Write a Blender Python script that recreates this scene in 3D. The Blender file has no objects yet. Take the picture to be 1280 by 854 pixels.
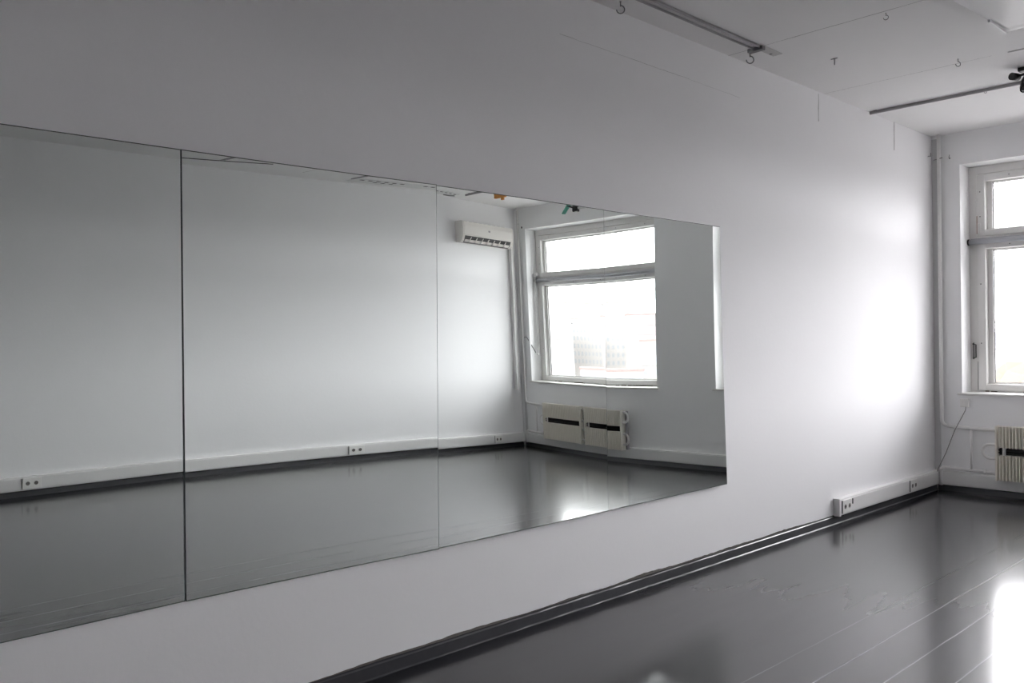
import bpy, bmesh, math, random
from mathutils import Vector, Matrix
random.seed(7)
sc = bpy.context.scene
COL = sc.collection
R = math.radians

# ------------------------------------------------------------------ camera, light, exposure
EYE = 1.465                      # eye height above the floor
cam_d = bpy.data.cameras.new('camera'); cam = bpy.data.objects.new('camera', cam_d); COL.objects.link(cam)
cam_d.sensor_width = 36.0; cam_d.lens = 36.0 * 1074.29 / 1280.0
cam_d.clip_start = 0.05; cam_d.clip_end = 3000
CX = 3.164
yaw, pitch, roll = R(46.338), R(-0.018), R(-0.685)
fwd = Vector((-math.sin(yaw)*math.cos(pitch), math.cos(yaw)*math.cos(pitch), math.sin(pitch)))
rt = Vector((math.cos(yaw), math.sin(yaw), 0)); up = rt.cross(fwd)
rr = math.cos(roll)*rt + math.sin(roll)*up; uu = -math.sin(roll)*rt + math.cos(roll)*up
cam.matrix_world = Matrix(((rr.x, uu.x, -fwd.x, CX), (rr.y, uu.y, -fwd.y, 0), (rr.z, uu.z, -fwd.z, EYE), (0, 0, 0, 1)))
sc.camera = cam

SKY = 9.0
w = bpy.data.worlds.new('overcast_sky'); sc.world = w; w.use_nodes = True
nt = w.node_tree; bg = nt.nodes['Background']
bg.inputs['Strength'].default_value = SKY
_tc = nt.nodes.new('ShaderNodeTexCoord'); _sp = nt.nodes.new('ShaderNodeSeparateXYZ'); nt.links.new(_tc.outputs['Generated'], _sp.inputs[0])
_mr = nt.nodes.new('ShaderNodeMapRange'); _mr.interpolation_type = 'SMOOTHSTEP'; nt.links.new(_sp.outputs['Z'], _mr.inputs[0])
_mr.inputs[1].default_value = 0.08; _mr.inputs[2].default_value = 0.60        # bright haze near the horizon, duller cloud overhead
_cr = nt.nodes.new('ShaderNodeMix'); _cr.data_type = 'RGBA'; nt.links.new(_mr.outputs[0], _cr.inputs[0])
_cr.inputs[6].default_value = (0.985, 0.985, 1.0, 1); _cr.inputs[7].default_value = (0.6, 0.605, 0.62, 1)
_dp = nt.nodes.new('ShaderNodeVectorMath'); _dp.operation = 'DOT_PRODUCT'; nt.links.new(_tc.outputs['Generated'], _dp.inputs[0])
_dp.inputs[1].default_value = (0.0, 0.98, 0.18)                                # cloud cover bright fore and aft, dull to the sides
_lb = nt.nodes.new('ShaderNodeMapRange'); _lb.interpolation_type = 'SMOOTHSTEP'; _ab = nt.nodes.new('ShaderNodeMath'); _ab.operation = 'ABSOLUTE'; nt.links.new(_dp.outputs['Value'], _ab.inputs[0]); nt.links.new(_ab.outputs[0], _lb.inputs[0])
_lb.inputs[1].default_value = 0.45; _lb.inputs[2].default_value = 0.95; _lb.inputs[3].default_value = 0.08; _lb.inputs[4].default_value = 1.5
_st = nt.nodes.new('ShaderNodeMath'); _st.operation = 'MULTIPLY'; _st.inputs[1].default_value = SKY
nt.links.new(_lb.outputs[0], _st.inputs[0]); nt.links.new(_st.outputs[0], bg.inputs['Strength'])
nt.links.new(_cr.outputs[2], bg.inputs['Color'])

sc.view_settings.view_transform = 'Standard'; sc.view_settings.look = 'None'
sc.view_settings.gamma = 1.0; sc.view_settings.use_curve_mapping = False
sc.view_settings.exposure = 1.15
sc.cycles.use_denoising = True
sc.cycles.max_bounces = 14; sc.cycles.diffuse_bounces = 8; sc.cycles.glossy_bounces = 8
sc.cycles.transparent_max_bounces = 16

# ------------------------------------------------------------------ room measures
Y = 8.602; W = 5.971; H = 3.371; OM = math.atan(0.003657); OP = R(0.7303); BACK = -6.0
M_WW = Matrix.Translation((0, Y, 0)) @ Matrix.Rotation(OM, 4, 'Z')            # window wall: local (x, v outward, z)
M_OW = Matrix.Translation((W, Y, 0)) @ Matrix.Rotation(OP, 4, 'Z')            # wall opposite the mirrors: local (u outward, y-Y, z)
ID = Matrix.Identity(4)

# ------------------------------------------------------------------ materials
MATS = {}
def mat(name, col, rough=0.5, metal=0.0, noise=0.0, nscale=8.0, bump=0.0, bscale=60.0, spec=0.5, coat=0.0):
    m = bpy.data.materials.new(name); m.use_nodes = True; MATS[name] = m
    n = m.node_tree.nodes; l = m.node_tree.links; b = n['Principled BSDF']
    b.inputs['Base Color'].default_value = (*col, 1); b.inputs['Roughness'].default_value = rough
    b.inputs['Metallic'].default_value = metal; b.inputs['Specular IOR Level'].default_value = spec
    b.inputs['Coat Weight'].default_value = coat
    tc = n.new('ShaderNodeTexCoord')
    if noise:
        t = n.new('ShaderNodeTexNoise'); t.inputs['Scale'].default_value = nscale; t.inputs['Detail'].default_value = 5
        l.new(tc.outputs['Object'], t.inputs['Vector'])
        mx = n.new('ShaderNodeMix'); mx.data_type = 'RGBA'
        mx.inputs[6].default_value = (*[max(0, c*(1-noise)) for c in col], 1)
        mx.inputs[7].default_value = (*[min(1, c*(1+noise)) for c in col], 1)
        l.new(t.outputs['Fac'], mx.inputs[0]); l.new(mx.outputs[2], b.inputs['Base Color'])
    if bump:
        t = n.new('ShaderNodeTexNoise'); t.inputs['Scale'].default_value = bscale; t.inputs['Detail'].default_value = 4
        l.new(tc.outputs['Object'], t.inputs['Vector'])
        bp = n.new('ShaderNodeBump'); bp.inputs['Strength'].default_value = bump; bp.inputs['Distance'].default_value = 0.002
        l.new(t.outputs['Fac'], bp.inputs['Height']); l.new(bp.outputs[0], b.inputs['Normal'])
    return m
wall_m = mat('wall_paint', (0.915, 0.91, 0.92), 0.75, noise=0.015, nscale=1.3, bump=0.35, bscale=35)
wwall_m = mat('window_wall_paint', (0.93, 0.93, 0.935), 0.75, noise=0.015, nscale=1.3, bump=0.35, bscale=35)
ceil_m = mat('ceiling_paint', (0.90, 0.89, 0.885), 0.85, noise=0.02, nscale=1.5, bump=0.3, bscale=25)
white_wood = mat('white_window_paint', (0.82, 0.81, 0.79), 0.45, noise=0.03, nscale=6, bump=0.15, bscale=40)
trunk_m = mat('white_plastic', (0.82, 0.81, 0.805), 0.4, noise=0.01)
trunk_old = mat('painted_duct', (0.80, 0.80, 0.79), 0.55, noise=0.03, nscale=5, bump=0.1)
plastic_w = mat('socket_plastic', (0.85, 0.84, 0.82), 0.35, noise=0.01)
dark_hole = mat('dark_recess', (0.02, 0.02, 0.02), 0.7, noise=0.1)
pipe_m = mat('pipe_paint', (0.87, 0.86, 0.85), 0.4, noise=0.03, nscale=10, bump=0.1)
strip_m = mat('strip_grey', (0.64, 0.64, 0.64), 0.6, noise=0.06, nscale=5)  # even grey of the corner strips and of the painted joint shadow
rad_m = mat('radiator_cream_paint', (0.90, 0.87, 0.80), 0.45, noise=0.04, nscale=12)
skirt_m = mat('dark_grey_gloss_paint', (0.050, 0.051, 0.057), 0.28, noise=0.15, nscale=20, bump=0.5, bscale=22)
mat('skirting_face_paint', (0.046, 0.047, 0.052), 0.75, noise=0.15, nscale=20, bump=0.4, bscale=22, spec=0.15)
crack_m = mat('crack_grey', (0.30, 0.29, 0.28), 0.9, noise=0.2, nscale=50)  # grey tone of the wall cracks and slab joints
gap_m = mat('bare_plaster_gap', (0.13, 0.12, 0.11), 0.9, noise=0.3, nscale=40)
metal_m = mat('galvanised_metal', (0.42, 0.42, 0.42), 0.45, 0.6, noise=0.1, nscale=30)
hook_m = mat('hook_steel', (0.25, 0.25, 0.25), 0.45, 0.7, noise=0.1)
rail_m = mat('grey_rail_paint', (0.34, 0.33, 0.34), 0.5, noise=0.1)
black_m = mat('black_metal', (0.012, 0.012, 0.013), 0.4, noise=0.1)
cord_m = mat('grey_cable', (0.30, 0.29, 0.28), 0.6, noise=0.1)
rubber_m = mat('dark_glazing_seal', (0.06, 0.06, 0.06), 0.6, noise=0.1)
alu_m = mat('grey_transom_bar', (0.50, 0.51, 0.54), 0.35, 0.3, noise=0.05)
chrome_m = mat('worn_steel', (0.10, 0.095, 0.09), 0.4, 0.3, noise=0.2, nscale=40)
rust_m = mat('chipped_paint', (0.52, 0.40, 0.35), 0.8, noise=0.25, nscale=60)
dirt_m = mat('sill_grime', (0.24, 0.21, 0.18), 0.9, noise=0.4, nscale=60)
lamp_m = mat('lamp_diffuser', (0.86, 0.86, 0.86), 0.35, noise=0.01)
orange_m = mat('orange_tape', (0.62, 0.27, 0.05), 0.6, noise=0.1)
green_m = mat('green_ribbon', (0.16, 0.55, 0.42), 0.6, noise=0.1)
ac_m = mat('air_conditioner_shell', (0.85, 0.82, 0.78), 0.25, noise=0.01)
ac_dark = mat('vent_dark', (0.03, 0.03, 0.028), 0.4, noise=0.1)
edge_m = mat('glass_edge_shade', (0.10, 0.12, 0.115), 0.2, noise=0.1)  # glass edge colour, darkened to put shade into the panel gaps

# mirror silvering
mir_m = bpy.data.materials.new('mirror_silver'); mir_m.use_nodes = True
_n = mir_m.node_tree.nodes; _l = mir_m.node_tree.links; _b = _n['Principled BSDF']
_b.inputs['Metallic'].default_value = 1; _b.inputs['Roughness'].default_value = 0.0
_tc = _n.new('ShaderNodeTexCoord'); _t = _n.new('ShaderNodeTexNoise'); _t.inputs['Scale'].default_value = 0.7
_l.new(_tc.outputs['Object'], _t.inputs['Vector'])
_mx = _n.new('ShaderNodeMix'); _mx.data_type = 'RGBA'
_mx.inputs[6].default_value = (0.875, 0.915, 0.89, 1); _mx.inputs[7].default_value = (0.885, 0.925, 0.90, 1)
_l.new(_t.outputs['Fac'], _mx.inputs[0]); _l.new(_mx.outputs[2], _b.inputs['Base Color'])

# clear window glass
glass_m = bpy.data.materials.new('clear_glass'); glass_m.use_nodes = True
_n = glass_m.node_tree.nodes; _l = glass_m.node_tree.links; _n.remove(_n['Principled BSDF'])
_tr = _n.new('ShaderNodeBsdfTransparent'); _tr.inputs[0].default_value = (0.955, 0.95, 0.955, 1)
_gl = _n.new('ShaderNodeBsdfGlossy'); _gl.inputs['Roughness'].default_value = 0.01
_ly = _n.new('ShaderNodeLayerWeight'); _ly.inputs[0].default_value = 0.5
_pw = _n.new('ShaderNodeMath'); _pw.operation = 'POWER'; _pw.inputs[1].default_value = 4.0; _l.new(_ly.outputs['Facing'], _pw.inputs[0])
_sc = _n.new('ShaderNodeMath'); _sc.operation = 'MULTIPLY_ADD'; _sc.inputs[1].default_value = 0.94; _sc.inputs[2].default_value = 0.06; _l.new(_pw.outputs[0], _sc.inputs[0])
_ms = _n.new('ShaderNodeMixShader'); _l.new(_sc.outputs[0], _ms.inputs[0])
_l.new(_tr.outputs[0], _ms.inputs[1]); _l.new(_gl.outputs[0], _ms.inputs[2]); _l.new(_ms.outputs[0], _n['Material Output'].inputs[0])

# glossy grey painted board floor
floor_m = bpy.data.materials.new('glossy_grey_floor_paint'); floor_m.use_nodes = True
def build_floor():
    n = floor_m.node_tree.nodes; l = floor_m.node_tree.links; b = n['Principled BSDF']
    def N(t, **k):
        x = n.new(t)
        for a, v in k.items(): setattr(x, a, v)
        return x
    def math_(op, a, bb=None, c=None):
        x = N('ShaderNodeMath', operation=op)
        for i, v in enumerate((a, bb, c)):
            if v is None: continue
            if isinstance(v, (int, float)): x.inputs[i].default_value = v
            else: l.new(v, x.inputs[i])
        return x.outputs[0]
    tc = N('ShaderNodeTexCoord'); sp = N('ShaderNodeSeparateXYZ'); l.new(tc.outputs['Object'], sp.inputs[0])
    wob = N('ShaderNodeTexNoise'); wob.inputs['Scale'].default_value = 2.5; l.new(tc.outputs['Object'], wob.inputs['Vector'])
    xx = math_('ADD', sp.outputs['X'], math_('MULTIPLY', math_('SUBTRACT', wob.outputs['Fac'], 0.5), 0.012))
    ph = math_('PINGPONG', math_('SUBTRACT', xx, 1.182), 0.1065)        # distance to the nearest board joint
    line = math_('SUBTRACT', 1.0, math_('DIVIDE', ph, 0.0045)); line = math_('MAXIMUM', line, 0.0)
    msk = N('ShaderNodeMapRange', interpolation_type='SMOOTHSTEP'); l.new(sp.outputs['X'], msk.inputs[0])
    msk.inputs[1].default_value = 1.1; msk.inputs[2].default_value = 1.35
    far = N('ShaderNodeMapRange', interpolation_type='SMOOTHSTEP'); l.new(sp.outputs['X'], far.inputs[0])
    far.inputs[1].default_value = 2.0; far.inputs[2].default_value = 2.5; far.inputs[3].default_value = 1; far.inputs[4].default_value = 0
    br = N('ShaderNodeTexNoise'); br.inputs['Scale'].default_value = 1.6; l.new(tc.outputs['Object'], br.inputs['Vector'])
    br2 = N('ShaderNodeMapRange'); l.new(br.outputs['Fac'], br2.inputs[0]); br2.inputs[1].default_value = 0.35; br2.inputs[2].default_value = 0.6
    seam = math_('MULTIPLY', math_('MULTIPLY', line, msk.outputs[0]), math_('MULTIPLY', far.outputs[0], br2.outputs[0]))
    # paint colour with long faint roller streaks
    mp = N('ShaderNodeMapping'); l.new(tc.outputs['Object'], mp.inputs[0]); mp.inputs['Scale'].default_value = (5, 0.7, 1)
    st = N('ShaderNodeTexNoise'); st.inputs['Scale'].default_value = 2.0; st.inputs['Detail'].default_value = 6; l.new(mp.outputs[0], st.inputs['Vector'])
    c1 = N('ShaderNodeMix', data_type='RGBA'); l.new(st.outputs['Fac'], c1.inputs[0])
    c1.inputs[6].default_value = (0.012, 0.0122, 0.0155, 1); c1.inputs[7].default_value = (0.018, 0.0182, 0.0225, 1); b.inputs['IOR'].default_value = 1.65
    c2 = N('ShaderNodeMix', data_type='RGBA'); l.new(seam, c2.inputs[0]); l.new(c1.outputs[2], c2.inputs[6])
    c2.inputs[7].default_value = (0.36, 0.36, 0.38, 1); l.new(c2.outputs[2], b.inputs['Base Color'])
    rg = N('ShaderNodeMapRange'); l.new(st.outputs['Fac'], rg.inputs[0]); rg.inputs[3].default_value = 0.34; rg.inputs[4].default_value = 0.42; b.inputs['Coat Weight'].default_value = 1.0; b.inputs['Coat Roughness'].default_value = 0.15; b.inputs['Coat IOR'].default_value = 1.52; b.inputs['Specular IOR Level'].default_value = 0.06
    l.new(rg.outputs[0], b.inputs['Roughness'])
    # gentle unevenness of the sheets plus sunk joints
    fn = N('ShaderNodeTexNoise'); fn.inputs['Scale'].default_value = 9; fn.inputs['Detail'].default_value = 0; l.new(tc.outputs['Object'], fn.inputs['Vector'])
    bn = N('ShaderNodeTexNoise'); bn.inputs['Scale'].default_value = 1.4; bn.inputs['Detail'].default_value = 0; l.new(tc.outputs['Object'], bn.inputs['Vector'])
    hh = math_('ADD', math_('MULTIPLY', fn.outputs['Fac'], 0.02), math_('MULTIPLY', bn.outputs['Fac'], 0.25))
    hh = math_('SUBTRACT', hh, math_('MULTIPLY', seam, 0.5))
    bp = N('ShaderNodeBump'); bp.inputs['Strength'].default_value = 0.5; bp.inputs['Distance'].default_value = 0.003
    l.new(hh, bp.inputs['Height']); l.new(bp.outputs[0], b.inputs['Normal'])
build_floor()

# ------------------------------------------------------------------ mesh helpers
class MB:
    def __init__(s): s.v = []; s.f = []; s.m = []; s.mats = []; s.smooth = []
    def mi(s, m):
        if m not in s.mats: s.mats.append(m)
        return s.mats.index(m)
    def add(s, vs, fs, m, smooth=False):
        o = len(s.v); s.v += [Vector(q) for q in vs]; k = s.mi(m)
        for f in fs: s.f.append([i+o for i in f]); s.m.append(k); s.smooth.append(smooth)
        return s
    def box(s, a, b, m):
        x0, y0, z0 = a; x1, y1, z1 = b
        return s.add([(x0,y0,z0),(x1,y0,z0),(x1,y1,z0),(x0,y1,z0),(x0,y0,z1),(x1,y0,z1),(x1,y1,z1),(x0,y1,z1)],
              [(0,3,2,1),(4,5,6,7),(0,1,5,4),(1,2,6,5),(2,3,7,6),(3,0,4,7)], m)
    def bbox(s, a, b, m, r=0.004, axis=None):
        """box with all edges rounded off by r"""
        bm = bmesh.new(); bmesh.ops.create_cube(bm, size=1)
        c = [(a[i]+b[i])/2 for i in range(3)]; d = [abs(b[i]-a[i]) for i in range(3)]
        for v in bm.verts: v.co = Vector([v.co[i]*d[i]+c[i] for i in range(3)])
        r = min(r, min(d)*0.45)
        bmesh.ops.bevel(bm, geom=bm.edges[:], offset=r, segments=2, profile=0.5, affect='EDGES')
        s.add([v.co.copy() for v in bm.verts], [[v.index for v in f.verts] for f in bm.faces], m); bm.free(); return s
    def tube(s, pts, r, m, seg=12, cap=True, closed=False):
        pts = [Vector(q) for q in pts]; n = len(pts); vs = []; fs = []
        ref = None
        for i, q in enumerate(pts):
            if closed: t = pts[(i+1) % n]-pts[i-1]
            else: t = pts[min(i+1, n-1)]-pts[max(i-1, 0)]
            t.normalize()
            if ref is None: ref = t.orthogonal().normalized()
            ref = (ref - t*ref.dot(t)).normalized(); bn = t.cross(ref)
            rad = r[i] if isinstance(r, (list, tuple)) else r
            for k in range(seg):
                a = 2*math.pi*k/seg; vs.append(q+ref*math.cos(a)*rad+bn*math.sin(a)*rad)
        rng = n if closed else n-1
        for i in range(rng):
            j = (i+1) % n
            for k in range(seg): k2 = (k+1) % seg; fs.append((i*seg+k, i*seg+k2, j*seg+k2, j*seg+k))
        s.add(vs, fs, m, True)
        if cap and not closed: s.add(vs[:seg], [tuple(range(seg))[::-1]], m); s.add(vs[-seg:], [tuple(range(seg))], m)
        return s
    def ball(s, c, r, m, sc_=(1, 1, 1), sub=2):
        bm = bmesh.new(); bmesh.ops.create_icosphere(bm, subdivisions=sub, radius=r)
        s.add([Vector((v.co.x*sc_[0]+c[0], v.co.y*sc_[1]+c[1], v.co.z*sc_[2]+c[2])) for v in bm.verts], [[v.index for v in f.verts] for f in bm.faces], m, True); bm.free(); return s
    def prism(s, prof, axis, a, b, m, smooth=False):
        """closed 2D profile extruded along an axis from a to b"""
        def P(q, t):
            if axis == 'x': return (t, q[0], q[1])
            if axis == 'y': return (q[0], t, q[1])
            return (q[0], q[1], t)
        n = len(prof); vs = [P(q, a) for q in prof]+[P(q, b) for q in prof]
        s.add(vs, [(i, (i+1) % n, n+(i+1) % n, n+i) for i in range(n)], m, smooth)
        s.add(vs, [tuple(range(n))[::-1], tuple(range(n, 2*n))], m); return s
    def build(s, name, parent=None, mtx=None, inv=None):
        me = bpy.data.meshes.new(name)
        mm = mtx or ID
        vs = [mm @ q for q in s.v]
        if parent is not None:
            wm = ID.copy(); q = parent
            while q is not None: wm = q.matrix_basis @ wm; q = q.parent
            ip = wm.inverted(); vs = [ip @ q for q in vs]
        me.from_pydata(vs, [], s.f)
        for m in s.mats: me.materials.append(m)
        for i, pl in enumerate(me.polygons): pl.material_index = s.m[i]; pl.use_smooth = s.smooth[i]
        me.update()
        bm = bmesh.new(); bm.from_mesh(me); bmesh.ops.remove_doubles(bm, verts=bm.verts, dist=1e-5)
        bmesh.ops.recalc_face_normals(bm, faces=bm.faces); bm.to_mesh(me); bm.free()
        o = bpy.data.objects.new(name, me); COL.objects.link(o)
        if parent is not None: o.parent = parent
        return o
def arc(c, r, a0, a1, n, plane='xz', off=0):
    out = []
    for i in range(n+1):
        a = R(a0+(a1-a0)*i/n); p, q = c[0]+r*math.cos(a), c[1]+r*math.sin(a)
        out.append((p, off, q) if plane == 'xz' else (off, p, q) if plane == 'yz' else (p, q, off))
    return out
def tag(o, label, cat, group=None):
    o['label'] = label; o['category'] = cat
    if group: o['group'] = group
    return o
def thing(name, loc, label, cat, group=None, mtx=None):
    o = bpy.data.objects.new(name, None); COL.objects.link(o); o.empty_display_size = 0.1
    o.matrix_basis = (mtx or ID) @ Matrix.Translation(loc)
    return tag(o, label, cat, group)
def struct(o): o['kind'] = 'structure'; return o

# ------------------------------------------------------------------ the shell
struct(MB().box((-0.3, BACK-0.3, -0.2), (6.6, 9.26, 0), floor_m).build('floor'))
cl = MB().box((-0.3, BACK-0.3, H), (6.6, 9.26, H+0.2), ceil_m).build('ceiling'); struct(cl)
wl = struct(MB().box((-0.3, BACK-0.3, 0), (0, 9.26, H), wall_m).build('wall_left'))
struct(MB().box((0.0, 0, 0), (0.3, BACK-Y-.3, H), wall_m).build('wall_right', mtx=M_OW))
struct(MB().box((0, BACK-0.3, 0), (6.6, BACK, H), wall_m).build('wall_back'))

# window wall with the two openings
WZ0, WZ1, DEP = 0.929, 3.070, 0.24
OPN = [(0.248, 2.518), (3.386, 5.714)]
m = MB(); T = 0.64
m.box((-0.02, 0, 0), (6.2, T, WZ0), wwall_m); m.box((-0.02, 0, WZ1), (6.2, T, H), wwall_m)
for a, b in ((-0.02, OPN[0][0]), (OPN[0][1], OPN[1][0]), (OPN[1][1], 6.2)): m.box((a, 0, WZ0), (b, T, WZ1), wwall_m)
ww = struct(m.build('wall_window', mtx=M_WW))

# faint marks on the mirror wall
def crack(pts, wd, plane='left'):
    vs = []; fs = []
    for i, (a, z) in enumerate(pts):
        j = wd*(0.6+0.8*random.random())
        a1 = pts[min(i+1, len(pts)-1)]; a0 = pts[max(i-1, 0)]
        d = Vector((a1[0]-a0[0], a1[1]-a0[1])).normalized(); nn = Vector((-d.y, d.x))*j
        vs += [(0.0015, a+nn.x, z+nn.y), (0.0015, a-nn.x, z-nn.y)]
    for i in range(len(pts)-1): fs.append((2*i, 2*i+1, 2*i+3, 2*i+2))
    return vs, fs
def jl(a, b, n, j): return [(a[0]+(b[0]-a[0])*i/n+random.uniform(-j, j), a[1]+(b[1]-a[1])*i/n+random.uniform(-j, j)) for i in range(n+1)]
for a, b, n, wd in (((6.333, 3.355), (6.329, 3.14), 6, .004), ((7.741, 3.37), (7.735, 3.12), 6, .006), ((3.40, 3.120), (4.62, 3.119), 26, .0006), ((4.62, 3.119), (5.2, 3.112), 12, .0004)):
    v_, f_ = crack(jl(a, b, n, .002), wd); mm = MB(); mm.add(v_, f_, crack_m); mm.build('crack', wl)

# hairline joints between the ceiling slabs
for y0, x1, wd in ((5.065, 5.7, .0022), (6.42, 1.2, .0018)):
    mm = MB(); pts = [(x1*i/60, y0+random.uniform(-.002, .002)) for i in range(61)]
    vs = []; fs = []
    for a, b in pts: j = wd*random.uniform(.6, 1.4); vs += [(a, b-j, H-.001), (a, b+j, H-.001)]
    for i in range(60): fs.append((2*i, 2*i+1, 2*i+3, 2*i+2))
    mm.add(vs, fs, crack_m).build('slab_joint', cl)

# dark painted skirting boards
def skirt(name, a, b, t=0.016, h=0.055):
    pass
prof = [(0, 0), (0.030, 0), (0.026, 0.006), (0.018, 0.052), (0.014, 0.058), (0, 0.060)]
m = MB(); ys = [BACK+0.01+i*(Y-0.02-BACK)/150 for i in range(151)]; ys = [BACK+0.01+i*(Y-0.02-BACK)/150 for i in range(151)]
vs = []; n = len(prof)
for y in ys:
    jit = [random.uniform(-.0012, .0012) if y < 5 else random.uniform(-.0004, .0004) for _ in prof]
    vs += [(max(0, q[0]+(jit[i] if q[0] > 0 else 0)), y, max(0, q[1]+(jit[i] if q[1] > 0.01 else 0))) for i, q in enumerate(prof)]
fs = [(k*n+i, k*n+(i+1) % n, (k+1)*n+(i+1) % n, (k+1)*n+i) for k in range(150) for i in range(n)]
m.add(vs, fs, MATS['skirting_face_paint'], False)
gi = m.mi(skirt_m)
for t_i in range(len(fs)):
    if t_i % n in (1, 3): m.m[t_i] = gi            # glossy rounded edges, duller face
struct(m.build('baseboard_left'))
# ragged edge where the wall finish stops above the skirting
m = MB(); vs = []; fs = []; y = BACK; random.seed(3); k = 0; hz = 0.004
bumps = [(4.10, .012, .25), (3.45, .006, .2), (5.05, .007, .35), (5.75, .008, .30), (2.7, .008, .3), (2.2, .006, .2), (4.6, .004, .2)]
while y < 6.5:
    hz = 0.0615+0.0016*random.random()+sum(a*math.exp(-((y-c)/s_)**2)*random.uniform(1.0, 1.6) for c, a, s_ in bumps)
    vs += [(0.0016, y, 0.058), (0.0016, y, hz)]
    if k: fs.append((2*k-2, 2*k, 2*k+1, 2*k-1))
    k += 1; y += 0.035
m.add(vs, fs, gap_m).build('plaster_gap', wl)
struct(MB().prism([(0, 0), (-0.02, 0), (-0.014, .05), (0, .055)], 'x', 0.03, 5.93, skirt_m).build('baseboard_window', mtx=M_WW))
struct(MB().prism([(0, 0), (-0.02, 0), (-0.014, .05), (0, .055)], 'y', BACK-Y+.05, -0.02, skirt_m).build('baseboard_right', mtx=M_OW))

# ------------------------------------------------------------------ mirrors
MP = {1: (-0.0694, -0.3981, -0.0168, -0.3756, -0.1638), 2: (-0.6653, -0.3067, -4.0189, -0.3413, -0.0195),
      3: (-0.8978, 0.2876, 2.8298, -0.4326, 0.7116), 4: (-0.5137, 0.7979, 0.2106, -1.0018, 0.0282)}
S = [0.122, 1.322, 2.514, 3.730, 4.927]
CR = {0: ((0.122, 2.188), (0.105, 0.505)), 1: ((1.319, 2.192), (1.319, 0.512)), 2: ((2.523, 2.201), (2.516, 0.498)),
      3: ((3.738, 2.203), (3.733, 0.501)), 4: ((4.919, 2.205), (4.946, 0.503))}
MLAB = ['large wall mirror panel cut by the left edge of the photo', 'second mirror panel from the left, with a plug socket reflected low on the far wall',
        'mirror panel whose reflection holds the wall air conditioner', 'rightmost mirror panel next to bare wall, reflecting a window and grey pier']
for k in (1, 2, 3, 4):
    a_, t_, cy_, cz_, e_ = [q*0.01 for q in MP[k]]
    sc_, zc = (S[k-1]+S[k])/2, (2.150+0.460)/2+0.045
    g = lambda s, z: -(a_*(s-sc_)+cy_*(s-sc_)**2/2+t_*(z-zc)+cz_*(z-zc)**2/2+e_*(s-sc_)*(z-zc))
    (tl, bl), (tr, br_) = CR[k-1], CR[k]; gp = 0.0009
    nu, nv = 28, 36; grid = []
    for j in range(nv+1):
        for i in range(nu+1):
            eu, ev = 0.0022/1.2, 0.0035/1.7
            u = 0 if i == 0 else 1 if i == nu else eu+(1-2*eu)*(i-1)/(nu-2); v = 0 if j == 0 else 1 if j == nv else ev+(1-2*ev)*(j-1)/(nv-2)
            top = (tl[0]*(1-u)+tr[0]*u, tl[1]*(1-u)+tr[1]*u); bot = (bl[0]*(1-u)+br_[0]*u, bl[1]*(1-u)+br_[1]*u)
            s = bot[0]*(1-v)+top[0]*v; z = bot[1]*(1-v)+top[1]*v
            s += gp*(1-2*u)
            grid.append((s, z))
    off = 0.007-min(g(s, z) for s, z in grid)
    m = MB(); F = [(g(s, z)+off, s, z) for s, z in grid]
    cell = lambda i, j: (j*(nu+1)+i, j*(nu+1)+i+1, (j+1)*(nu+1)+i+1, (j+1)*(nu+1)+i)
    ringc = lambda i, j: i == 0 or j == 0 or j == nv-1 or (i == nu-1 and k < 4)  # front border cells coloured dark as the shadow gap around each panel
    m.add(F, [cell(i, j) for j in range(nv) for i in range(nu)], mir_m, True)
    m.mi(edge_m)
    for t_i, (i, j) in enumerate([(i, j) for j in range(nv) for i in range(nu)]):
        if ringc(i, j): m.m[t_i] = 1
    # ground glass edge and backing
    rim = [i for i in range(nu+1)]+[j*(nu+1)+nu for j in range(1, nv+1)]+[nv*(nu+1)+i for i in range(nu-1, -1, -1)]+[j*(nu+1) for j in range(nv-1, 0, -1)]
    vs = [F[i] for i in rim]+[(F[i][0]-0.006, F[i][1], F[i][2]) for i in rim]; n = len(rim)
    q = MB(); q.add(vs, [(i, (i+1) % n, n+(i+1) % n, n+i) for i in range(n)], edge_m)
    q.add([(x-0.006, s, z) for x, s, z in F], [(j*(nu+1)+i, (j+1)*(nu+1)+i, (j+1)*(nu+1)+i+1, j*(nu+1)+i+1) for j in range(nv) for i in range(nu)], edge_m)
    root = thing('mirror_panel', (0, sc_, 0.505), MLAB[k-1], 'mirror', 'mirror panels in a row on the wall')
    m.build('mirror_glass', root); q.build('mirror_edge', root)

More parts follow.
